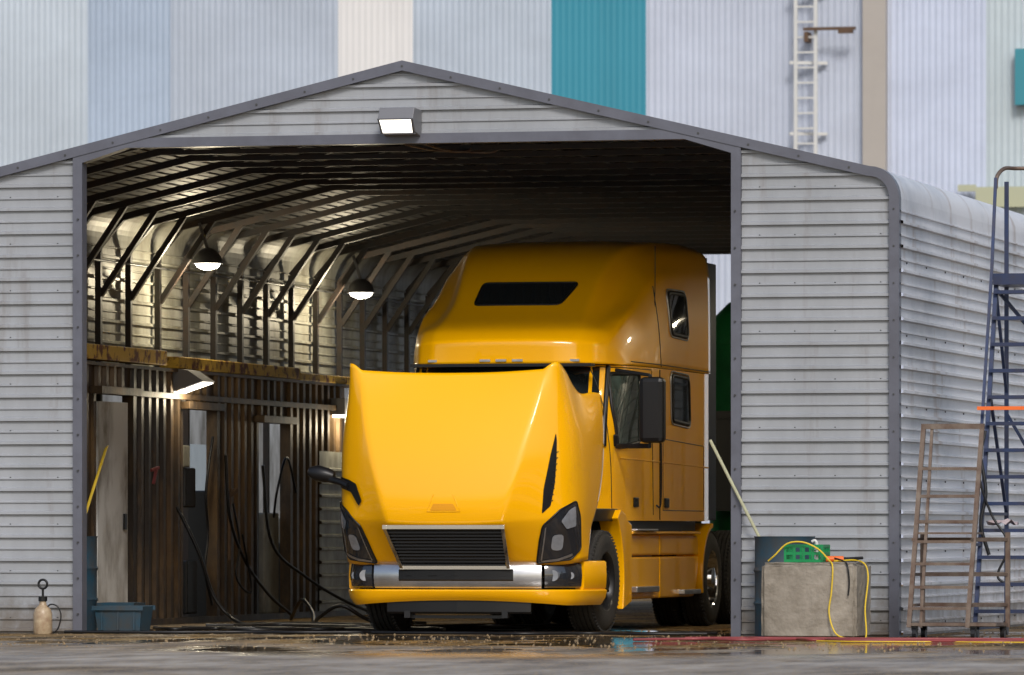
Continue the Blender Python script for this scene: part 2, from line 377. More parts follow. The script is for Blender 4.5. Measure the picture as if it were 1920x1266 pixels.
tube('wall_hose_4',[(-4.3,7.7,2.1),(-4.32,7.5,1.5),(-4.33,7.6,1.0),(-4.3,7.4,.6),(-4.28,7.6,.2)],.016,M['black'],cab)
tube('wall_hose_5',[(-4.3,8.5,1.35),(-4.26,8.62,.9),(-4.26,8.5,.5),(-4.2,8.9,.35),(-4.25,8.7,1.0)],.013,M['black'],cab)
mb=MB(); mb.bar((-4.3,8.35,.7),(-4.3,8.35,1.5),.03,.03); mb.bar((-4.3,8.35,1.45),(-4.28,8.55,1.5),.05); mb.build('wash_wand',M['rustd'],cab)
mb=MB(); mb.bar((-4.3,5.45,1.55),(-4.28,5.5,1.72),.03); mb.bar((-4.3,5.38,1.7),(-4.28,5.57,1.73),.03); mb.build('wall_hook',M['red'],cab)

# ---------------------------------------------------------------- lights
def point(name,loc,e,parent,r=.07,col=(1,.86,.60)):
    l=bpy.data.lights.new(name,'POINT'); l.energy=e; l.color=col; l.shadow_soft_size=r
    o=bpy.data.objects.new(name,l); COL.objects.link(o); o.location=Vector(loc)-Vector(parent.location); o.parent=parent
for i,(x,y,z,en) in enumerate(((-4.3,7.5,4.06,80),(-4.3,14.0,3.98,80),(4.1,2.6,3.9,60),(4.1,7.5,3.9,70),(4.1,14.0,3.95,40))):  # positive-x lamps: unseen, inferred from truck highlights, added to brighten the truck side
    e=parent_empty('dome_lamp',(x,y,z)); sx=1 if x>0 else -1  # x>0: added, unseen lamp
    mb=MB(); mb.lathe((x,y,z),'Z',[(.17,.001),(.165,.05),(.13,.105),(.07,.15),(0,.17),(-.01,.172),(-.01,.155),(.06,.135),(.12,.09),(.15,.001)],24)
    if x>0: mb.lathe((x,y,z),'Z',[(.0,.17),(-.10,.20),(-.20,.24)],24)
    mb.bar((x,y,z+.15),(x+sx*.1,y,z+.45),.03); mb.build('shade',M['fixture'],e,auto=50)
    mb=MB(); mb.lathe((x,y,z),'Z',[(-.0,.15),(-.05,.12),(-.075,.06),(-.08,.001)],20); mb.build('lit_bulb',M['emit'],e,smooth=True)
    point('bulb_light',(x+sx*.0,y,z-.16),en,e)  # x>0: light of an added, unseen lamp
e=parent_empty('wall_light',(-4.25,6.6,2.7))
mb=MB(); vs=[(-4.38,6.4,2.85),(-4.38,6.85,2.85),(-4.2,6.85,2.82),(-4.2,6.4,2.82),(-4.38,6.4,2.58),(-4.38,6.85,2.58),(-4.02,6.85,2.7),(-4.02,6.4,2.7)]
mb.add(vs,[(0,1,2,3),(0,4,5,1),(1,5,6,2),(3,2,6,7),(0,3,7,4)]); mb.build('housing',M['fixturel'],e)
mb=MB(); mb.add([(-4.37,6.42,2.57),(-4.37,6.83,2.57),(-4.03,6.83,2.685),(-4.03,6.42,2.685)],[(0,1,2,3)]); mb.build('lit_lens',M['emit'],e)
point('wall_bulb_light',(-4.1,6.6,2.5),22,e)
e=parent_empty('wall_light',(-4.25,13.0,2.5))
mb=MB(); mb.box(-4.38,-4.2,12.9,13.2,2.45,2.65); mb.build('housing',M['fixturel'],e)
mb=MB(); mb.box(-4.36,-4.22,12.92,13.18,2.42,2.447); mb.build('lit_lens',M['emit'],e)
point('wall_bulb_light',(-4.1,13.0,2.3),18,e)
e=parent_empty('floodlight',(0,-.1,5.07))
x0,x1=-.17,.19
def prism(mb,prof,x0,x1,mi=0):
    n=len(prof); vs=[(x0,y,z) for y,z in prof]+[(x1,y,z) for y,z in prof]
    mb.add(vs,[tuple(range(n)),tuple(range(2*n-1,n-1,-1))]+[(i,i+n,(i+1)%n+n,(i+1)%n) for i in range(n)],mi)
mb=MB(); prism(mb,[(-.02,5.20),(-.30,5.21),(-.37,5.09),(-.26,4.965),(-.02,4.93)],x0,x1); mb.build('housing',M['fixturel'],e,bevel=.008)
mb=MB(); mb.add([(x0+.02,-.373,5.085),(x1-.02,-.373,5.085),(x1-.03,-.268,4.962),(x0+.03,-.268,4.962)],[(0,1,2,3)]); mb.build('lit_lens',M['emitf'],e)
mb=MB(); mb.bar((x0,-.376,5.09),(x1,-.376,5.09),.014); mb.bar((x0,-.265,4.955),(x1,-.265,4.955),.014)
mb.bar((x0+.01,-.376,5.09),(x0+.02,-.265,4.955),.014);mb.bar((x1-.01,-.376,5.09),(x1-.02,-.265,4.955),.014); mb.build('lens_frame',M['fixture'],e)

# ---------------------------------------------------------------- truck
truck=parent_empty('semi_truck',(.5,0,0))
def grid_obj(name,rows,m,sub=2,solid=.0,creases=()):
    full=[]
    for r in rows:
        full.append([(-x,y,z) for x,y,z in reversed(r[1:])]+list(r))
    nc=len(full[0]); vs=[p for r in full for p in r]; fs=[]
    for j in range(len(full)-1):
        for i in range(nc-1): fs.append((j*nc+i,(j)*nc+i+1,(j+1)*nc+i+1,(j+1)*nc+i))
    me=bpy.data.meshes.new(name); me.from_pydata(vs,[],fs); me.materials.append(m)
    bm=bmesh.new(); bm.from_mesh(me); cl=bm.edges.layers.float.get('crease_edge') or bm.edges.layers.float.new('crease_edge')
    h=len(rows[0])-1
    for e in bm.edges:
        a,b=[v.index for v in e.verts]; ra,ca=divmod(a,nc); rb,cb=divmod(b,nc); ca=abs(ca-h); cb=abs(cb-h)
        for kind,idx,val in creases:
            if kind=='r' and ra==rb==idx: e[cl]=val
            if kind=='c' and ca==cb==idx: e[cl]=val
    bm.to_mesh(me); bm.free()
    for p in me.polygons: p.use_smooth=True
    o=bpy.data.objects.new(name,me); COL.objects.link(o); o.parent=truck
    s=o.modifiers.new('s','SUBSURF'); s.levels=sub; s.render_levels=sub
    if solid:
        k=o.modifiers.new('t','SOLIDIFY'); k.thickness=solid; k.offset=0
    return o
hoodrows=[
 [(0,.12,.70),(.35,.13,.70),(.62,.16,.70),(.8,.2,.70),(1.0,.26,.70),(1.12,.32,.71),(1.19,.42,.73),(1.21,.52,.74),(1.22,.62,.75)],
 [(0,-.32,1.11),(.3,-.32,1.11),(.58,-.30,1.12),(.77,-.17,1.13),(.97,-.05,1.15),(1.14,.07,1.15),(1.215,.28,1.13),(1.225,.5,1.11),(1.225,.74,1.08)],
 [(0,-.37,1.25),(.32,-.365,1.25),(.62,-.345,1.25),(.79,-.21,1.27),(.98,-.08,1.3),(1.155,.07,1.32),(1.23,.33,1.33),(1.24,.65,1.32),(1.24,.97,1.29)],
 [(0,-.34,1.65),(.38,-.335,1.65),(.73,-.315,1.65),(.87,-.21,1.65),(1.03,-.07,1.65),(1.19,.10,1.65),(1.235,.5,1.65),(1.24,.88,1.63),(1.24,1.2,1.6)],
 [(0,-.24,2.0),(.42,-.235,2.0),(.83,-.22,2.0),(.95,-.13,2.0),(1.07,-.01,2.0),(1.19,.16,2.0),(1.225,.55,2.0),(1.24,.93,2.0),(1.24,1.25,2.0)],
 [(0,-.1,2.34),(.45,-.095,2.34),(.91,-.08,2.35),(.99,-.01,2.36),(1.07,.07,2.36),(1.145,.22,2.32),(1.16,.62,2.18),(1.21,.96,2.22),(1.23,1.24,2.24)],
 [(0,.04,2.59),(.5,.035,2.595),(.93,.0,2.625),(1.01,.0,2.695),(1.065,.05,2.70),(1.09,.26,2.60),(1.11,.66,2.36),(1.17,.92,2.43),(1.22,1.16,2.41)],
]
hood=grid_obj('tilted_hood',hoodrows,M['yellow'],3,.02,[('c',2,.7),('c',4,.3),('r',1,.55),('r',0,1),('r',6,.9),('c',8,.9)])
rooff=[
 [(0,1.98,2.74),(.45,2.0,2.74),(.75,2.08,2.74),(.92,2.2,2.74),(1.0,2.35,2.74),(1.06,2.5,2.74),(1.1,2.65,2.74)],
 [(0,1.96,2.97),(.45,1.99,2.97),(.75,2.09,2.96),(.92,2.22,2.95),(1.01,2.40,2.93),(1.08,2.6,2.88),(1.13,2.78,2.74)],
 [(0,2.16,3.09),(.45,2.18,3.09),(.76,2.26,3.09),(.93,2.40,3.08),(1.04,2.58,3.05),(1.11,2.8,2.95),(1.15,2.98,2.74)],
 [(0,2.65,3.27),(.42,2.66,3.27),(.70,2.70,3.27),(.86,2.82,3.22),(1.08,2.93,3.26),(1.15,3.15,3.04),(1.18,3.3,2.74)],
 [(0,3.03,3.53),(.42,3.04,3.53),(.72,3.09,3.52),(.86,3.24,3.38),(1.09,3.36,3.38),(1.17,3.54,3.10),(1.20,3.62,2.74)],
 [(0,3.40,3.83),(.42,3.41,3.83),(.76,3.46,3.81),(.88,3.62,3.64),(1.09,3.74,3.54),(1.19,3.86,3.15),(1.215,3.9,2.74)],
 [(0,3.86,4.03),(.45,3.88,4.03),(.82,3.92,4.01),(.96,4.05,3.87),(1.14,4.14,3.72),(1.21,4.2,3.25),(1.22,4.2,2.74)],
 [(0,4.6,4.11),(.5,4.6,4.11),(.93,4.6,4.08),(1.10,4.62,3.97),(1.18,4.65,3.76),(1.215,4.7,3.3),(1.22,4.7,2.74)],
 [(0,5.6,4.14),(.55,5.6,4.14),(1.04,5.6,4.12),(1.18,5.6,4.04),(1.21,5.6,3.78),(1.22,5.6,3.3),(1.22,5.6,2.74)],
 [(0,6.4,4.11),(.55,6.4,4.11),(1.05,6.4,4.09),(1.18,6.4,4.01),(1.21,6.4,3.78),(1.22,6.4,3.3),(1.22,6.4,2.74)],
]
roof=grid_obj('roof_fairing',rooff,M['yellow'],3,.02,[('r',0,1),('r',1,.6),('r',2,.4),('r',9,1),('c',6,1),('c',3,.3),('c',2,.5),('c',4,.8)])
lower=[]
for z,yf,k in ((1.14,1.72,1.0),(1.5,1.72,1.0),(1.92,1.74,1.0),(2.35,1.92,.985),(2.735,2.10,.97)):
    lower.append([(0,yf,z),(.6*k,yf+.06,z),(.92*k,yf+.22,z),(1.06*k,yf+.42,z),(1.115,yf+.62,z),(1.165,3.05,z),(1.205,3.6,z),(1.22,4.1,z),(1.22,5.2,z),(1.22,6.35,z),(1.20,6.4,z),(1.0,6.4,z)])
lowerc=grid_obj('cab_body',lower,M['yellow'],2,.0,[('r',0,1),('r',4,1),('c',9,1),('c',4,.3)])
dg=bpy.context.evaluated_depsgraph_get(); dg.update()
BV={o.name:BVHTree.FromObject(o,dg) for o in (hood,roof,lowerc)}
def cast(bv,p,d,off):
    p=Vector(p); d=Vector(d).normalized()
    h=bv.ray_cast(p-d*3,d)
    return (h[0]-d*off) if h[0] is not None else None
def roundc(pts,r=.05,n=4):
    P=[Vector(p) for p in pts]; out=[]
    for i,p in enumerate(P):
        a=P[i-1]-p; b=P[(i+1)%len(P)]-p
        pa=p+a.normalized()*min(r,a.length*.42); pb=p+b.normalized()*min(r,b.length*.42)
        for k in range(n+1):
            t=k/n; out.append(pa*(1-t)**2+p*2*t*(1-t)+pb*t*t)
    return out
def patch(name,pts,d,target,off,m,mirror=False,rnd=.05,cuts=3):
    bv=BV[target.name]; P=roundc(pts,rnd) if rnd else [Vector(p) for p in pts]
    bm=bmesh.new(); vs=[bm.verts.new(p) for p in P]; f=bm.faces.new(vs)
    bmesh.ops.triangulate(bm,faces=bm.faces[:])
    bmesh.ops.subdivide_edges(bm,edges=bm.edges[:],cuts=cuts,use_grid_fill=True)
    for v in bm.verts:
        h=cast(bv,v.co,d,off)
        if h is not None: v.co=h
    bmesh.ops.recalc_face_normals(bm,faces=bm.faces)
    outs=[]
    for sg in ((1,-1) if mirror else (1,)):
        me=bpy.data.meshes.new(name); b2=bm.copy()
        if sg<0:
            for v in b2.verts: v.co.x*=-1
            bmesh.ops.reverse_faces(b2,faces=b2.faces)
        b2.to_mesh(me); b2.free(); me.materials.append(m)
        for p in me.polygons: p.use_smooth=True
        o=bpy.data.objects.new(name,me); COL.objects.link(o); o.parent=truck
        outs.append(o)
    bm.free(); return outs
def seam(name,pts,d,target,r=.006,m=None,mirror=False,closed=False,off=.0,rnd=.05):
    bv=BV[target.name]; P=[Vector(p) for p in pts]
    if closed: P=roundc(P,rnd); P.append(P[0])
    Q=[]
    for a,b in zip(P,P[1:]):
        n=max(1,int((b-a).length/.05))
        for i in range(n): Q.append(a.lerp(b,i/n))
    Q.append(P[-1])
    H=[cast(bv,q,d,off) for q in Q]; H=[h for h in H if h is not None]
    if len(H)<2: return
    for sg in ((1,-1) if mirror else (1,)):
        tube(name,[(h.x*sg,h.y,h.z) for h in H],r,m or M['black'],truck,True,smooth=False)
SIDE=(-1,0,0); FR=(0,1,0); DG=(-.45,1,0)
hl=[(.90,-.02,.712),(.905,-.04,.93),(.93,-.06,1.08),(1.07,.05,1.24),(1.19,.25,1.33),(1.225,.30,1.18),(1.225,.33,1.0),(1.215,.38,.86),(1.12,.32,.75)]
patch('headlight',hl,DG,hood,.018,M['lensd'],True,rnd=.03,cuts=4)
patch('headlight_projector',[(1.0,.05,.84),(1.0,.05,.99),(1.10,.12,1.0),(1.10,.12,.84)],DG,hood,.026,M['lens'],True,rnd=.045)
patch('headlight_indicator',[(1.08,.06,1.13),(1.14,.15,1.24),(1.185,.24,1.28),(1.19,.25,1.08),(1.12,.14,1.05)],DG,hood,.026,M['lens'],True,rnd=.02)
patch('headlight_strip',[(.93,0,.735),(1.05,.15,.76),(1.14,.3,.81),(1.14,.3,.785),(1.05,.15,.735),(.95,.0,.72)],DG,hood,.028,M['satin'],True,rnd=0)
patch('headlight_strip_2',[(.925,0,.74),(.93,0,1.06),(.945,0,1.07),(.94,0,.74)],DG,hood,.028,M['satin'],True,rnd=0)
seam('headlight_rim',hl,DG,hood,.009,M['black'],True,True,.014,rnd=.03)
vt=[(.93,-.1,1.20),(.945,-.1,1.45),(1.0,-.05,1.78),(1.045,0,2.0),(1.055,0,1.93),(1.05,0,1.75),(1.03,0,1.50),(.985,0,1.28)]
patch('hood_vent',vt,DG,hood,.006,M['black'],False,rnd=.02,cuts=4)
for k in range(9):
    z=1.32+k*.06; c=.935+(z-1.2)*.13; 
    seam('vent_fin',[(c+.02,0,z),(c+.06,0,z+.015)],DG,hood,.004,M['mesh'],False,off=.008)
patch('badge_recess',[(-.10,0,1.385),(.10,0,1.385),(.165,0,1.225),(-.165,0,1.225)],FR,hood,.004,M['yellow'],rnd=.02)
patch('badge_recess_shade',[(-.10,0,1.30),(.10,0,1.30),(.135,0,1.235),(-.135,0,1.235)],FR,hood,.008,M['yellowd'],rnd=.01)  # flat patch, recess shade put into its colour
seam('badge_edge',[(-.10,0,1.39),(-.165,0,1.225),(.165,0,1.225),(.10,0,1.39)],FR,hood,.006,M['yellow'],off=.002)
# grille
mb=MB()
def gp(x,t,off=.0):
    b=Vector((0,.14,.715)); tp=Vector((0,-.315,1.115)); n=Vector((0,-.66,-.75))
    p=b.lerp(tp,t)+n*off; return Vector((x,p.y,p.z))
hw=lambda t: lerp(.545,.60,t)
mb.add([gp(-hw(0),0,.035),gp(hw(0),0,.035),gp(hw(1),1,.035),gp(-hw(1),1,.035)],[(0,1,2,3)],0)
for i in range(12):
    t=.06+i*.08; mb.bar(gp(-hw(t)+.02,t,.055),gp(hw(t)-.02,t,.055),.012,.022,2)
for i in range(-16,17): mb.bar(gp(i*.033,.04,.045),gp(i*.036,.96,.045),.004,.004,0)
c=[gp(-hw(0),0,.06),gp(hw(0),0,.06),gp(hw(1),1,.06),gp(-hw(1),1,.06)]
for a,b in zip(c,c[1:]+c[:1]): mb.bar(a,b,.036,.04,1)
for a in c: mb.box(a.x-.021,a.x+.021,a.y-.021,a.y+.021,a.z-.021,a.z+.021,1)
mb.build('grille',[M['black'],M['chrome'],M['mesh']],truck,True,bevel=.006)
# bumper
bp_=catmull([(0,.13,0),(.45,.15,0),(.85,.22,0),(1.05,.33,0),(1.17,.52,0),(1.24,.80,0),(1.28,1.07,0)],10)
full=[Vector((-p.x,p.y,0)) for p in reversed(bp_[1:])]+list(bp_)
def band(mb,xa,xb,z0,z1,out,mi,bul=.02,th=.10,both=True,lean=0.,zbot=None):
    def seg(P):
        rows=[]
        for i,p in enumerate(P):
            a=P[max(0,i-1)];b=P[min(len(P)-1,i+1)];t=(b-a).normalized(); n=Vector((t.y,-t.x,0))
            zb=z0 if zbot is None else zbot(p.x)
            zs=[(zb,out-.02-lean),(zb+.02,out-lean),(lerp(zb,z1,.5),out+bul-lean*.4),(z1-.015,out),(z1,out-.015),(z1,out-th),(zb,out-th),(zb,out-.02-lean)]
            rows.append([Vector((p.x+n.x*o_,p.y+n.y*o_,z)) for z,o_ in zs])
        mb.grid(rows,mi)
        for r in (rows[0],rows[-1]): mb.add(r[:-1],[tuple(range(7))],mi)
    if xa<0: seg([p for p in full if xa<=p.x<=xb])
    else:
        seg([p for p in full if xa<=p.x<=xb])
        if both: seg([p for p in full if -xb<=p.x<=-xa])
mb=MB(); band(mb,-1.3,1.3,.30,.452,.04,0,.006,lean=.05,zbot=lambda x:.345-.05*min(1,abs(x)/1.1)**2); band(mb,1.17,1.3,.445,.735,.03,0,.006); 
mb.build('bumper_yellow',M['yellow'],truck,True,auto=50)
mb=MB(); band(mb,-.87,.87,.465,.71,.025,0,.012); mb.build('bumper_centre',M['satin'],truck,True,auto=60)
mb=MB(); band(mb,-.62,.62,.53,.655,.045,0,.0,.05); mb.build('bumper_slot',M['black'],truck,True)
mb=MB()
for x in (-.5,-.28,-.05,.18,.42): band(mb,x,x+.12,.565,.605,.047,0,.0,.03)
mb.build('bumper_slot_trim',M['mesh'],truck,True)
mb=MB(); band(mb,.87,1.17,.468,.715,.018,0,.01); mb.build('fog_lamp_housing',M['lensd'],truck,True,auto=50)
mb=MB()
for sg in (-1,1):
    mb.cyl((sg*.97,.28,.59),(sg*.965,.235,.59),.055,n=20); mb.cyl((sg*1.10,.39,.59),(sg*1.115,.365,.59),.035,n=20)
mb.build('fog_lamps',M['lens'],truck,True)
mb=MB(); band(mb,-.78,.78,.21,.36,-.05,0,.0); mb.build('valance',M['black'],truck,True)
mb=MB(); mb.bar((-.5,.3,.18),(.5,.3,.18),.06,.03)
for x in (-.55,.45): mb.box(x,x+.06,.2,.3,.17,.24)
mb.build('lower_step',M['mesh'],truck,True)
# engine / chassis
mb=MB(); mb.box(-.43,.43,.5,8.6,.62,.86); mb.box(-.45,.45,.55,1.7,.8,1.7); mb.box(-1.0,1.0,1.66,1.74,.75,1.9); mb.box(-.9,.9,1.7,6.3,.9,1.12)
mb.box(-1.0,-.55,.9,2.3,1.12,1.25); mb.box(.55,1.17,1.0,2.2,1.13,1.26); mb.bar((-1,1.6,.5),(1,1.6,.5),.12,.12); mb.box(-.5,.5,6,8.8,.86,.95)
mb.box(.9,1.0,2.1,2.3,.4,1.15);
for y in (6.6,7.9): mb.bar((-1.1,y,.52),(1.1,y,.52),.2,.2)
mb.build('chassis',M['black'],truck,True,bevel=.01)
patch('windshield',[(-.98,0,1.95),(-.94,0,2.71),(0,0,2.72),(.94,0,2.71),(.98,0,1.95),(0,0,1.92)],(-.0,1,0),lowerc,.012,M['glass'],rnd=0,cuts=5)
seam('pillar_trim',[(1.03,2,1.9),(1.0,2,2.72)],FR,lowerc,.03,M['black'],True)
seam('wiper',[(.2,2,2.0),(.8,2,2.35)],FR,lowerc,.012,M['black'],off=.05)
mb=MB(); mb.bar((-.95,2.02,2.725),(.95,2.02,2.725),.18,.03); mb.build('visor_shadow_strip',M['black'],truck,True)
win=[(1.2,2.40,1.89),(1.2,2.37,2.30),(1.2,2.44,2.645),(1.2,3.14,2.66),(1.2,3.14,1.95)]
patch('door_window',win,SIDE,lowerc,.012,M['glassg'],True,rnd=.06); seam('door_window_rim',win,SIDE,lowerc,.022,M['black'],True,True,.008,rnd=.06)
for w_,tg in (([(1.2,4.50,2.20),(1.2,4.46,2.68),(1.2,5.30,2.66),(1.2,5.36,2.17)],lowerc),([(1.2,4.45,3.12),(1.2,4.40,3.55),(1.2,5.14,3.55),(1.2,5.24,3.10)],roof)):
    patch('sleeper_window',w_,SIDE,tg,.014,M['glass'],True,rnd=.09); seam('sleeper_window_rim',w_,SIDE,tg,.024,M['black'],True,True,.004,rnd=.09)
    zc=2.42 if tg is lowerc else 3.33
    seam('sleeper_window_bright',[(p[0],p[1]+(p[1]-4.9)*.10,p[2]+(p[2]-zc)*.16) for p in w_],SIDE,tg,.009,M['satin'],True,True,.008,rnd=.1)
sk=[(-.50,0,3.37),(-.48,0,3.61),(.54,0,3.61),(.42,0,3.37)]
patch('skylight',sk,FR,roof,.012,M['glass'],cuts=4,rnd=.05); seam('skylight_rim',sk,FR,roof,.012,M['black'],closed=True,off=.004)
seam('door_rear_seam',[(1.2,3.62,2.70),(1.2,3.68,1.2)],SIDE,lowerc,.006,mirror=True)
seam('door_front_seam',[(1.2,2.30,2.70),(1.2,2.24,2.0),(1.2,2.26,1.2)],SIDE,lowerc,.006,mirror=True)
seam('door_top_seam',[(1.2,2.35,2.712),(1.2,3.62,2.712)],SIDE,lowerc,.005,mirror=True)
seam('cab_seam',[(1.2,3.95,2.72),(1.2,3.95,1.15)],SIDE,lowerc,.009,mirror=True)
seam('cab_seam_up',[(1.2,3.97,2.75),(1.2,3.97,3.6)],SIDE,roof,.007,mirror=True)
seam('roof_side_seam',[(1.2,2.9,2.78),(1.2,6.38,2.76)],SIDE,roof,.006,mirror=True)
seam('sleeper_door_seam',[(1.2,4.1,2.0),(1.2,4.1,1.25),(1.2,6.1,1.25),(1.2,6.1,1.95),(1.2,4.1,2.0)],SIDE,lowerc,.005,mirror=True)
seam('body_line',[(1.2,2.5,1.78),(1.2,6.35,1.72)],SIDE,lowerc,.008,M['yellow'],True)
mb=MB()
for sg in (-1,1):
    for y0,x in ((2.95,1.165),(4.15,1.222)):
        a,b=sorted((sg*(x-.01),sg*(x+.018))); mb.box(a,b,y0,y0+.17,1.28,1.38)
mb.build('door_handles',M['black'],truck,True,bevel=.01)
tube('grab_handle',[(1.21,3.80,1.3),(1.26,3.80,1.34),(1.26,3.80,2.0),(1.21,3.80,2.04)],.010,M['black'],truck,True)
mb=MB()
for x,y in ((-.74,2.07),(-.17,1.975),(0,1.965),(.17,1.975),(.74,2.07)): mb.box(x-.055,x+.055,y-.012,y+.04,2.762,2.786)
mb.build('marker_lights',M['lens'],truck,True)
for sg in (-1,1):
    mb=MB(); X=sg*1.53
    mb.box(X-.13,X+.13,2.12,2.30,1.93,2.60); mb.build('side_mirror',M['black'],truck,True,bevel=.05)
    mb=MB(); mb.bar((sg*1.12,2.30,2.68),(sg*1.5,2.22,2.62),.035); mb.bar((sg*1.12,2.35,1.9),(sg*1.5,2.22,1.9),.05); mb.bar((sg*1.5,2.22,1.88),(sg*1.5,2.22,2.63),.03)
    mb.bar((sg*1.12,2.35,1.9),(sg*1.12,2.33,2.02),.05)
    mb.build('mirror_arm',M['black'],truck,True,bevel=.008)
mb=MB(); mb.lathe((0,0,0),'X',[(-.15,.001),(-.13,.05),(-.05,.085),(.06,.08),(.13,.055),(.15,.001)],20)
o=mb.build('hood_mirror',M['black'],truck,True,smooth=True); o.location=(-1.38,.12,1.60); o.rotation_euler=(0,math.radians(12),0); o.scale=(1,1,.95)
patch('hood_mirror_base',[(-.86,0,1.28),(-.80,0,1.33),(-.88,0,1.50),(-1.0,0,1.54),(-1.19,.1,1.58),(-1.19,.1,1.47),(-.98,0,1.42)],(.45,1,0),hood,.02,M['black'],rnd=.02)
tube('hood_mirror_arm',[(-1.34,.12,1.56),(-1.25,.08,1.54),(-1.16,.02,1.52),(-1.05,-.06,1.48)],.035,M['black'],truck,True)
def wheel(name,X,Y,steer=0.,dual=False,sg=1,r=.52,w=.30):
    mb=MB(); R=r
    prof=[(-w/2,.30),(-w/2-.012,.38),(-w/2,.46),(-w/2+.03,R-.015),(-w/2+.05,R)]
    for g in (-.075,-.025,.025,.075): prof+=[(g-.008,R),(g-.006,R-.016),(g+.006,R-.016),(g+.008,R)]
    prof+=[(w/2-.05,R),(w/2-.03,R-.015),(w/2,.46),(w/2+.012,.38),(w/2,.30)]
    mb.lathe((0,0,0),'X',prof,64,0)
    n=64
    for i in range(n):
        t=2*math.pi*i/n; 
        for s2 in (-1,1):
            c_=Vector((s2*(w/2-.028),math.cos(t)*(R-.016),math.sin(t)*(R-.016)))
            mb.bar(c_-Vector((.02,0,0)),c_+Vector((.02,0,0)),.018,.018,0)
    o1=sg*w/2
    if not dual: rp=[(o1,.30),(o1*.9,.285),(o1*.5,.27),(o1*.4,.20),(o1*.7,.17),(o1*.8,.12),(o1*.85,.09),(o1*1.05,.085),(o1*1.08,.06),(o1*1.08,.001)]
    else: rp=[(o1,.30),(o1*.9,.285),(o1*.3,.27),(-o1*.1,.24),(-o1*.1,.16),(o1*.4,.13),(o1*1.05,.115),(o1*1.1,.08),(o1*1.1,.001)]
    mb.lathe((0,0,0),'X',rp,32,1)
    for i in range(10):
        t=2*math.pi*i/10; a=rp[3][0] if dual else rp[4][0]
        rr=.20 if dual else .155
        mb.cyl((a,math.cos(t)*rr,math.sin(t)*rr),(a+sg*.03,math.cos(t)*rr,math.sin(t)*rr),.016,n=8,mi=1)
    mb.lathe((0,0,0),'X',[(-o1*.8,.30),(-o1*.8,.001)],24,2)
    o=mb.build(name,[M['rubber'],M['chrome'] if dual else M['mesh'],M['black']],truck,True,auto=35); o.location=(X,Y,r+.002); o.rotation_euler=(math.radians(random.uniform(0,40)),0,0)
    if steer:
        o.rotation_euler=(0,0,steer)
for sg in (-1,1):
    wheel('front_wheel',sg*1.05,1.58,math.radians(-3),False,sg)
    for y in (6.6,7.92):
        wheel('drive_wheel_outer',sg*1.08,y,0,True,sg,w=.27); wheel('drive_wheel_inner',sg*.76,y,0,True,-sg,w=.27)
def plate(mb,prof,x0,x1,mi=0):
    n=len(prof); vs=[(x0,y,z) for y,z in prof]+[(x1,y,z) for y,z in prof]
    mb.add(vs,[tuple(range(n-1,-1,-1)),tuple(range(n,2*n))]+[(i,(i+1)%n,(i+1)%n+n,i+n) for i in range(n)],mi)
for sg in (-1,1):
    mb=MB(); a,b=sorted((sg*1.02,sg*1.23))
    arcp=[(1.60+.63*math.cos(t),.52+.76*math.sin(t)) for t in [math.radians(k) for k in range(58,-23,-5)]]
    plate(mb,arcp+[(2.58,.31),(2.58,1.10),(2.40,1.14),(2.32,1.2),(2.08,1.25)],a,b)
    mb.build('fender_rear_panel',M['yellow'],truck,True,bevel=.012)
    mb=MB(); a,b=sorted((sg*.95,sg*1.19))
    plate(mb,[(2.60,.78),(2.60,1.0),(4.05,1.0),(4.05,.78)],a,b); plate(mb,[(4.07,.78),(4.07,1.0),(5.6,1.0),(5.95,.98),(6.0,.78)],a,b)
    plate(mb,[(2.60,.33),(2.60,.765),(4.05,.765),(4.05,.33)],a,b)
    plate(mb,[(4.07,.33),(4.07,.765),(6.0,.765),(5.95,.6),(5.85,.4),(5.75,.33)],a,b)
    mb.build('side_skirt',M['yellow'],truck,True,bevel=.02)
    mb=MB(); a,b=sorted((sg*1.0,sg*1.235)); mb.box(a,b,2.62,5.9,1.0,1.03); mb.build('skirt_ledge',M['yellow'],truck,True,bevel=.01)
    mb=MB(); a,b=sorted((sg*1.1,sg*1.26)); mb.box(a,b,2.7,3.75,.40,.46); mb.box(a,b,2.7,3.7,1.032,1.055);mb.box(a,b,5.0,5.8,.36,.41); mb.build('step_plates',M['satin'],truck,True,bevel=.008)
    mb=MB(); a,b=sorted((sg*.9,sg*1.15)); mb.box(a,b,2.6,6.0,1.035,1.138); mb.build('cab_gap',M['black'],truck,True)
    mb=MB(); a,b=sorted((sg*1.165,sg*1.2)); mb.box(a,b,6.4,6.85,1.15,3.95); mb.build('side_extender',M['black'],truck,True,bevel=.01)
    mb=MB(); t=[math.radians(k) for k in range(95,196,10)]
    ro=[(6.6+.60*math.cos(k),.52+.60*math.sin(k)) for k in t]
    mb.grid([[(sg*.93,y,z),(sg*1.23,y,z)] for y,z in ro]); mb.grid([[(sg*1.23,y,z),(sg*1.23,6.6+(y-6.6)*.93,.52+(z-.52)*.93)] for y,z in ro]); mb.build('quarter_fender',M['yellow'],truck,True,auto=50)
mb=MB(); mb.box(-1.19,1.19,6.38,6.42,1.14,4.0); mb.build('cab_back',M['black'],truck,True)
tube('antenna',[(1.16,3.95,3.3),(1.17,3.93,3.7),(1.17,3.93,4.02)],.005,M['black'],truck,True)

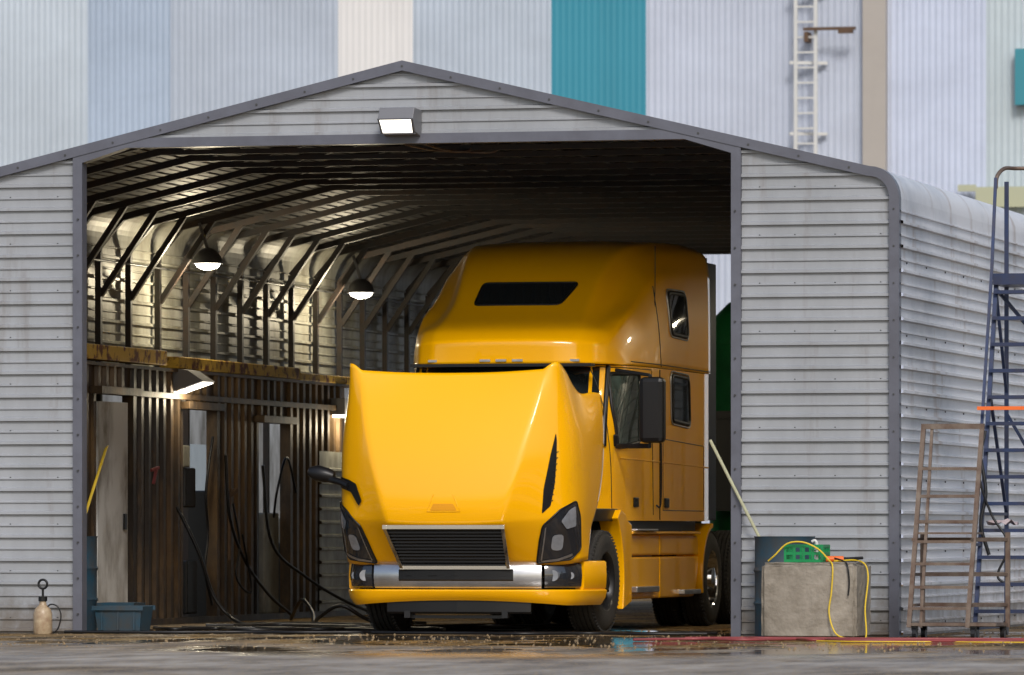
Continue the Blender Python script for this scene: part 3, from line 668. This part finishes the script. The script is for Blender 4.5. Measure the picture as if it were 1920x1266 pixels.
# ---------------------------------------------------------------- objects inside / behind
e=parent_empty('storage_tank',(-.42,20,0))
mb=MB(); mb.lathe((-.44,20.5,0),'Z',[(0,.85),(3.6,.85),(3.85,.80),(4.05,.6),(4.15,.3),(4.18,.001)],36); 
for z in (1.2,2.4,3.5): mb.lathe((-.44,20.5,0),'Z',[(z,.86),(z,.875),(z+.06,.875),(z+.06,.86)],36)
mb.build('tank_shell',M['greent'],e,auto=50)
mb=MB(); mb.box(-1.3,.5,19.2,19.5,1.3,2.5); mb.box(-1.32,.5,19.15,19.2,2.5,2.6); mb.box(-1.3,-1.2,19.2,19.5,0,1.3); mb.box(.4,.5,19.2,19.5,0,1.3); mb.build('tank_stand',M['black'],e)

def drum(name,x,y,r=.29,h=.98,m=None):
    e=parent_empty(name,(x,y,0)); mb=MB()
    prof=[(.02,.001),(.02,r-.01),(0,r),(.03,r)]
    for z in (.33,.65): prof+=[(z-.03,r),(z,r+.014),(z+.03,r)]
    prof+=[(h-.02,r),(h,r+.01),(h,r-.012),(.1,r-.015),(.1,.001)]
    mb.lathe((x,y,0),'Z',prof,32); mb.build('drum_shell',m or M['blue'],e,auto=40)
drum('steel_drum',3.92,-.36); drum('steel_drum',-3.88,1.2)
def hollow(mb,x0,x1,y0,y1,z0,z1,t=.015,fl=.03,mi=0):
    a=[(x0+fl,y0+fl,z0),(x1-fl,y0+fl,z0),(x1-fl,y1-fl,z0),(x0+fl,y1-fl,z0)]; b=[(x0,y0,z1),(x1,y0,z1),(x1,y1,z1),(x0,y1,z1)]
    ci=[(x0+t,y0+t,z1),(x1-t,y0+t,z1),(x1-t,y1-t,z1),(x0+t,y1-t,z1)]; d=[(x0+fl+t,y0+fl+t,z0+t),(x1-fl-t,y0+fl+t,z0+t),(x1-fl-t,y1-fl-t,z0+t),(x0+fl+t,y1-fl-t,z0+t)]
    fs=[(3,2,1,0),(12,13,14,15)]
    for o1,o2 in ((0,4),(4,8),(8,12)):
        for i in range(4): fs.append((o1+i,o1+(i+1)%4,o2+(i+1)%4,o2+i))
    mb.add(a+b+ci+d,fs,mi)
e=parent_empty('storage_bin',(-3.1,.7,0)); mb=MB()
hollow(mb,-3.38,-2.88,.5,.9,0.005,.27); mb.box(-3.40,-2.86,.48,.50,.23,.275); mb.box(-3.40,-2.86,.9,.92,.23,.275)
for x in (-3.3,-3.13,-2.96): mb.box(x-.008,x+.008,.50,.53,.03,.23)
mb.build('bin_shell',M['blue'],e)
e=parent_empty('storage_bin',(-3.4,1.0,0)); mb=MB(); hollow(mb,-3.55,-3.15,1.1,1.5,0.005,.30); mb.build('bin_shell',M['blue'],e)
mb=MB(); mb.cyl((-3.88,1.15,.62),(-4.37,4.05,1.99),.016,n=10); mb.build('broom_handle',M['yel2'])
e=parent_empty('pump_sprayer',(-3.66,-.3,0)); mb=MB()
mb.lathe((-3.66,-.3,0),'Z',[(0,.001),(0,.085),(.02,.095),(.20,.095),(.25,.08),(.28,.05),(.30,.035),(.34,.035),(.34,.001)],24); mb.build('bottle',M['plastic'],e,auto=60)
mb=MB(); mb.cyl((-3.66,-.3,.33),(-3.66,-.3,.38),.045); mb.cyl((-3.66,-.3,.38),(-3.66,-.3,.46),.012); mb.build('pump',M['black'],e)
tube('pump_handle',[(-3.66+.045*math.sin(t),-.3,.50-.045*math.cos(t)) for t in [i*math.pi/6 for i in range(13)]],.012,M['black'],e,n=3)
tube('spray_hose',[(-3.62,-.3,.27),(-3.56,-.32,.30),(-3.49,-.33,.27),(-3.46,-.33,.18),(-3.49,-.33,.06),(-3.54,-.34,.01)],.007,M['black'],e)

# ---------------------------------------------------------------- right side objects
e=parent_empty('concrete_block',(4.4,-1.1,0))
mb=MB(); mb.box(3.92,4.84,-1.5,-.72,0,.73); o=mb.build('block',M['concrete'],e)
bm=bmesh.new(); bm.from_mesh(o.data); bmesh.ops.bevel(bm,geom=bm.edges[:],offset=.035,segments=3,affect='EDGES')
bmesh.ops.subdivide_edges(bm,edges=bm.edges[:],cuts=7,use_grid_fill=True)
for v in bm.verts:
    v.co+=Vector((random.uniform(-1,1),random.uniform(-1,1),random.uniform(-1,1) if v.co.z>.05 else 0))*.005
bm.to_mesh(o.data); bm.free()
e=parent_empty('plastic_crate',(4.3,-1.1,.73)); mb=MB()
X0,X1,Y0,Y1,Z0,Z1=4.12,4.48,-1.32,-1.0,.735,.90
for z in (Z0+.012,Z1-.012,(Z0+Z1)/2): 
    for a,b in (((X0,Y0,z),(X1,Y0,z)),((X0,Y1,z),(X1,Y1,z)),((X0,Y0,z),(X0,Y1,z)),((X1,Y0,z),(X1,Y1,z))): mb.bar(a,b,.016,.028)
for i in range(5):
    x=lerp(X0,X1,i/4); mb.bar((x,Y0,Z0),(x,Y0,Z1),.022); mb.bar((x,Y1,Z0),(x,Y1,Z1),.022)
    y=lerp(Y0,Y1,i/4); mb.bar((X0,y,Z0),(X0,y,Z1),.018); mb.bar((X1,y,Z0),(X1,y,Z1),.018)
mb.box(X0,X1,Y0,Y1,Z0+.001,Z0+.01); mb.build('crate_frame',M['green'],e)
e=parent_empty('hand_tool',(4.6,-1.1,.73)); mb=MB(); mb.cyl((4.5,-1.25,.765),(4.66,-1.2,.765),.028,mi=1); mb.cyl((4.66,-1.2,.765),(4.83,-1.1,.775),.014,mi=0); mb.cyl((4.55,-1.1,.76),(4.75,-1.0,.76),.022,mi=0)
mb.build('tool_body',[M['black'],M['orange']],e)
tube('white_hook',[(4.42,-1.28,.75),(4.42,-1.28,.90),(4.40,-1.28,.94),(4.37,-1.28,.93)],.014,M['whitep'])
tube('extension_cord',[(3.96,-1.35,.745),(4.03,-1.38,.80),(4.15,-1.38,.91),(4.3,-1.38,.925),(4.45,-1.38,.86),(4.56,-1.44,.76),(4.62,-1.53,.69),(4.61,-1.54,.45),(4.59,-1.55,.25),(4.66,-1.58,.06),(4.80,-1.6,.012),(4.93,-1.5,.012),(4.89,-1.3,.3),(4.88,-1.1,.62),(4.80,-1.1,.745),(4.6,-1.35,.745)],.008,M['yel2'],n=10)
tube('black_cord',[(4.55,-1.2,.78),(4.70,-1.4,.745),(4.76,-1.52,.70),(4.78,-1.53,.55),(4.77,-1.53,.42)],.008,M['black'])
mb=MB(); mb.cyl((3.99,-.36,.35),(3.10,.02,1.92),.016,n=10); mb.build('wooden_pole',M['pole'])
# cart
e=parent_empty('rolling_shelf_cart',(5.6,-1.3,0)); mb=MB()
fy,by=-1.62,-1.05
A=.028
xl,xr=5.42,5.98
mb.bar((xl-.05,fy,.12),(xl+.06,fy+.18,2.02),A*1.5); mb.bar((xr-.05,fy,.12),(xr+.06,fy+.18,2.02),A*1.5)
mb.bar((xl+.06,fy+.02,.12),(xl+.14,fy+.18,2.0),A); 
mb.bar((xl+.04,fy+.18,2.02),(xr+.08,fy+.18,2.02),A*1.8)
for z in (1.62,1.36,1.12,.93,.72,.5,.3):
    t=(z-.12)/1.9; mb.bar((xl-.05+.11*t,fy+.18*t,z),(xr-.05+.11*t,fy+.18*t,z),A*1.3,A)
mb.box(xl,xr,fy+.1,fy+.3,1.345,1.375); mb.box(xl,xr,fy+.08,fy+.3,1.10,1.13)
for x in (xl-.02,xr+.24):
    mb.bar((x,by,.12),(x,by,1.02),A*1.5)
for z in (.14,.95,.62,.33):
    mb.bar((xl-.02,by,z),(xr+.24,by,z),A*1.4); mb.bar((xr-.02,fy+.05,z),(xr+.24,by,z),A); mb.bar((xl-.02,fy+.05,z),(xl-.02,by,z),A)
mb.box(xl-.04,xr+.22,fy,by,.135,.165)
mb.box(xl-.02,xr+.0,fy+.08,by,1.0,1.02)
mb.build('cart_frame',M['tan'],e)
mb=MB()
for x,y in ((xl,fy+.04),(xr,fy+.04),(xl,by-.04),(xr+.2,by-.04)):
    mb.cyl((x-.02,y,.062),(x+.02,y,.062),.06,n=18); mb.box(x-.03,x+.03,y-.02,y+.02,.09,.135)
mb.build('castors',M['black'],e)
# rolling ladder
e=parent_empty('rolling_ladder',(6.2,.3,0)); mb=MB()
lx,rx=5.78,6.55
def yl(z): return -.35+z*.37
for x in (lx,rx):
    mb.bar((x,yl(.1),.1),(x,yl(3.5),3.5),.04,.05)
    mb.bar((x-.0,yl(.9)-.35,.9),(x,yl(3.5)-.28,3.6),.028); mb.bar((x,yl(.9)-.35,.9),(x,yl(.9),.9),.028)
    mb.bar((x,yl(3.5)-.28,3.6),(x,yl(3.5)-.05,4.5),.03)
    mb.bar((x,1.55,.1),(x,1.55,4.5),.04); mb.bar((x,yl(.1),.1),(x,1.55,.1),.04)
    mb.bar((x,1.55,1.2),(x,yl(2.4),2.4),.03); mb.bar((x,1.55,2.4),(x,yl(3.4),3.4),.03); mb.bar((x,yl(1.2),1.2),(x,1.55,1.2),.03)
mb.bar((lx,1.55,2.2),(rx,1.55,.9),.03); mb.bar((lx,1.0,3.4),(rx,1.55,2.4),.03)
for k in range(1,14):
    z=.26*k; mb.box(lx,rx,yl(z)-.09,yl(z)+.09,z-.02,z+.015)
mb.box(lx-.02,rx,yl(3.5)-.1,1.6,3.45,3.56)
mb.build('ladder_frame',M['bluel'],e)
for x in (lx,rx):
    tube('handrail',[(x,yl(3.5)-.05,4.4),(x+.01,yl(3.5)-.02,4.52),(x+.06,yl(3.5)+.1,4.60),(x+.14,yl(3.5)+.25,4.61),(x+.3,yl(3.5)+.3,4.61)] if x==lx else [(x,yl(3.5)-.05,4.4),(x,yl(3.5)+.1,4.58),(x,1.2,4.6)],.02,M['tan'],e,n=6)
mb=MB(); mb.bar((lx-.03,.0,2.22),(rx+.1,.0,2.22),.05,.035); mb.build('orange_bar',M['orange'],e)
mb=MB(); mb.add([(lx+.06+.05*i+random.uniform(-.01,.01),-.05+.06*j,1.10+random.uniform(-.02,.06)) for j in range(4) for i in range(7)],[(j*7+i,j*7+i+1,j*7+i+8,j*7+i+7) for j in range(3) for i in range(6)]); mb.build('rag',M['cloth'],e,smooth=True)
mb=MB()
for x in (lx,rx):
    for y in (-.25,1.5): mb.cyl((x-.02,y,.07),(x+.02,y,.07),.07,n=18)
mb.build('castors',M['black'],e)
tube('hanging_cable',[(lx+.05,0,2.0),(lx+.0,-.1,1.6),(lx+.12,-.1,1.2),(lx+.3,-.15,.9),(lx+.2,-.2,.6),(lx+.35,-.2,.5)],.012,M['black'],e)
tube('hanging_cable_2',[(lx+.0,.0,1.75),(lx+.06,-.05,1.4),(lx+.02,-.1,1.1),(lx+.1,-.1,.8)],.018,M['black'],e)
def rh(name,x0,x1,y0,amp,r,m,n=9,z=None):
    pts=[]
    for i in range(n):
        t=i/(n-1); pts.append((lerp(x0,x1,t),y0+random.uniform(-amp,amp),(r+.004)))
    tube(name,pts,r,m)
rh('red_air_hose',3.0,7.5,-2.6,.5,.014,M['red'],10)
rh('red_air_hose',3.3,7.8,-1.95,.2,.014,M['red'],8)
rh('red_air_hose',3.6,4.9,-2.3,.35,.014,M['red'],6)
rh('extension_cord',4.7,7.5,-2.9,.25,.006,M['yel2'],8)
for k in range(6): rh('black_water_hose',-3.0+random.uniform(-.5,.5),-.6+random.uniform(-.4,1.5),random.uniform(.6,5),.55,.02,M['black'],8)
rh('black_water_hose',-3.5,3.0,.15,.25,.016,M['black'],12); rh('black_water_hose',-.5,3.0,.7,.5,.016,M['black'],12)
tube('black_water_hose',[(-3.9,9.5,.02),(-3.4,8.2,.25),(-3.1,7.6,.12),(-2.8,6.6,.02),(-2.5,5.8,.10),(-2.2,5.6,.22),(-1.9,5.8,.05),(-1.5,6.5,.02)],.022,M['black'])
tube('black_water_hose',[(-4.2,6.0,1.3),(-3.95,6.0,.8),(-3.8,6.1,.3),(-3.5,6.0,.03),(-2.9,5.0,.03),(-2.3,5.2,.03)],.02,M['black'])
mb=MB()
for i in range(1200):
    x=random.uniform(-5,7); y=random.uniform(-7,3.5); r=random.uniform(.004,.016)
    mb.add([(x-r,y,0),(x,y-r,0),(x+r,y,0),(x,y+r,0),(x,y,r*1.1)],[(0,1,4),(1,2,4),(2,3,4),(3,0,4)])
mb.build('gravel_debris',mat('gravel_brown',(.32,.22,.11),.8,0,(.08,.06,.04),9,amt=1))

# ---------------------------------------------------------------- camera, light
cam=bpy.data.cameras.new('camera'); co=bpy.data.objects.new('camera',cam); COL.objects.link(co)
co.location=(15.61,-58.22,1.01); co.rotation_euler=(math.radians(90),0,math.radians(13.99))
cam.sensor_width=36; cam.lens=213.75; cam.shift_y=367/1920; cam.clip_end=3000; cam.clip_start=.5
cam.dof.use_dof=True; cam.dof.focus_distance=60.5; cam.dof.aperture_fstop=4.0
S.camera=co
w=bpy.data.worlds.new('World'); S.world=w; w.use_nodes=True; nt=w.node_tree
sk_=nt.nodes.new('ShaderNodeTexSky'); sk_.sky_type='NISHITA'; sk_.sun_disc=False
el=math.radians(38); az=math.radians(158); sk_.sun_elevation=el; sk_.sun_rotation=az; sk_.dust_density=2; sk_.air_density=1.0
nt.links.new(sk_.outputs[0],nt.nodes['Background'].inputs[0]); nt.nodes['Background'].inputs[1].default_value=.14
sl=bpy.data.lights.new('sun','SUN'); sl.energy=1.9; sl.angle=math.radians(14); sl.color=(1,.965,.92)
so=bpy.data.objects.new('sun',sl); COL.objects.link(so)
d=Vector((math.sin(az)*math.cos(el),math.cos(az)*math.cos(el),math.sin(el))); so.rotation_euler=(-d).to_track_quat('-Z','Y').to_euler()
S.view_settings.view_transform='Standard'; S.view_settings.look='None'; S.view_settings.exposure=0
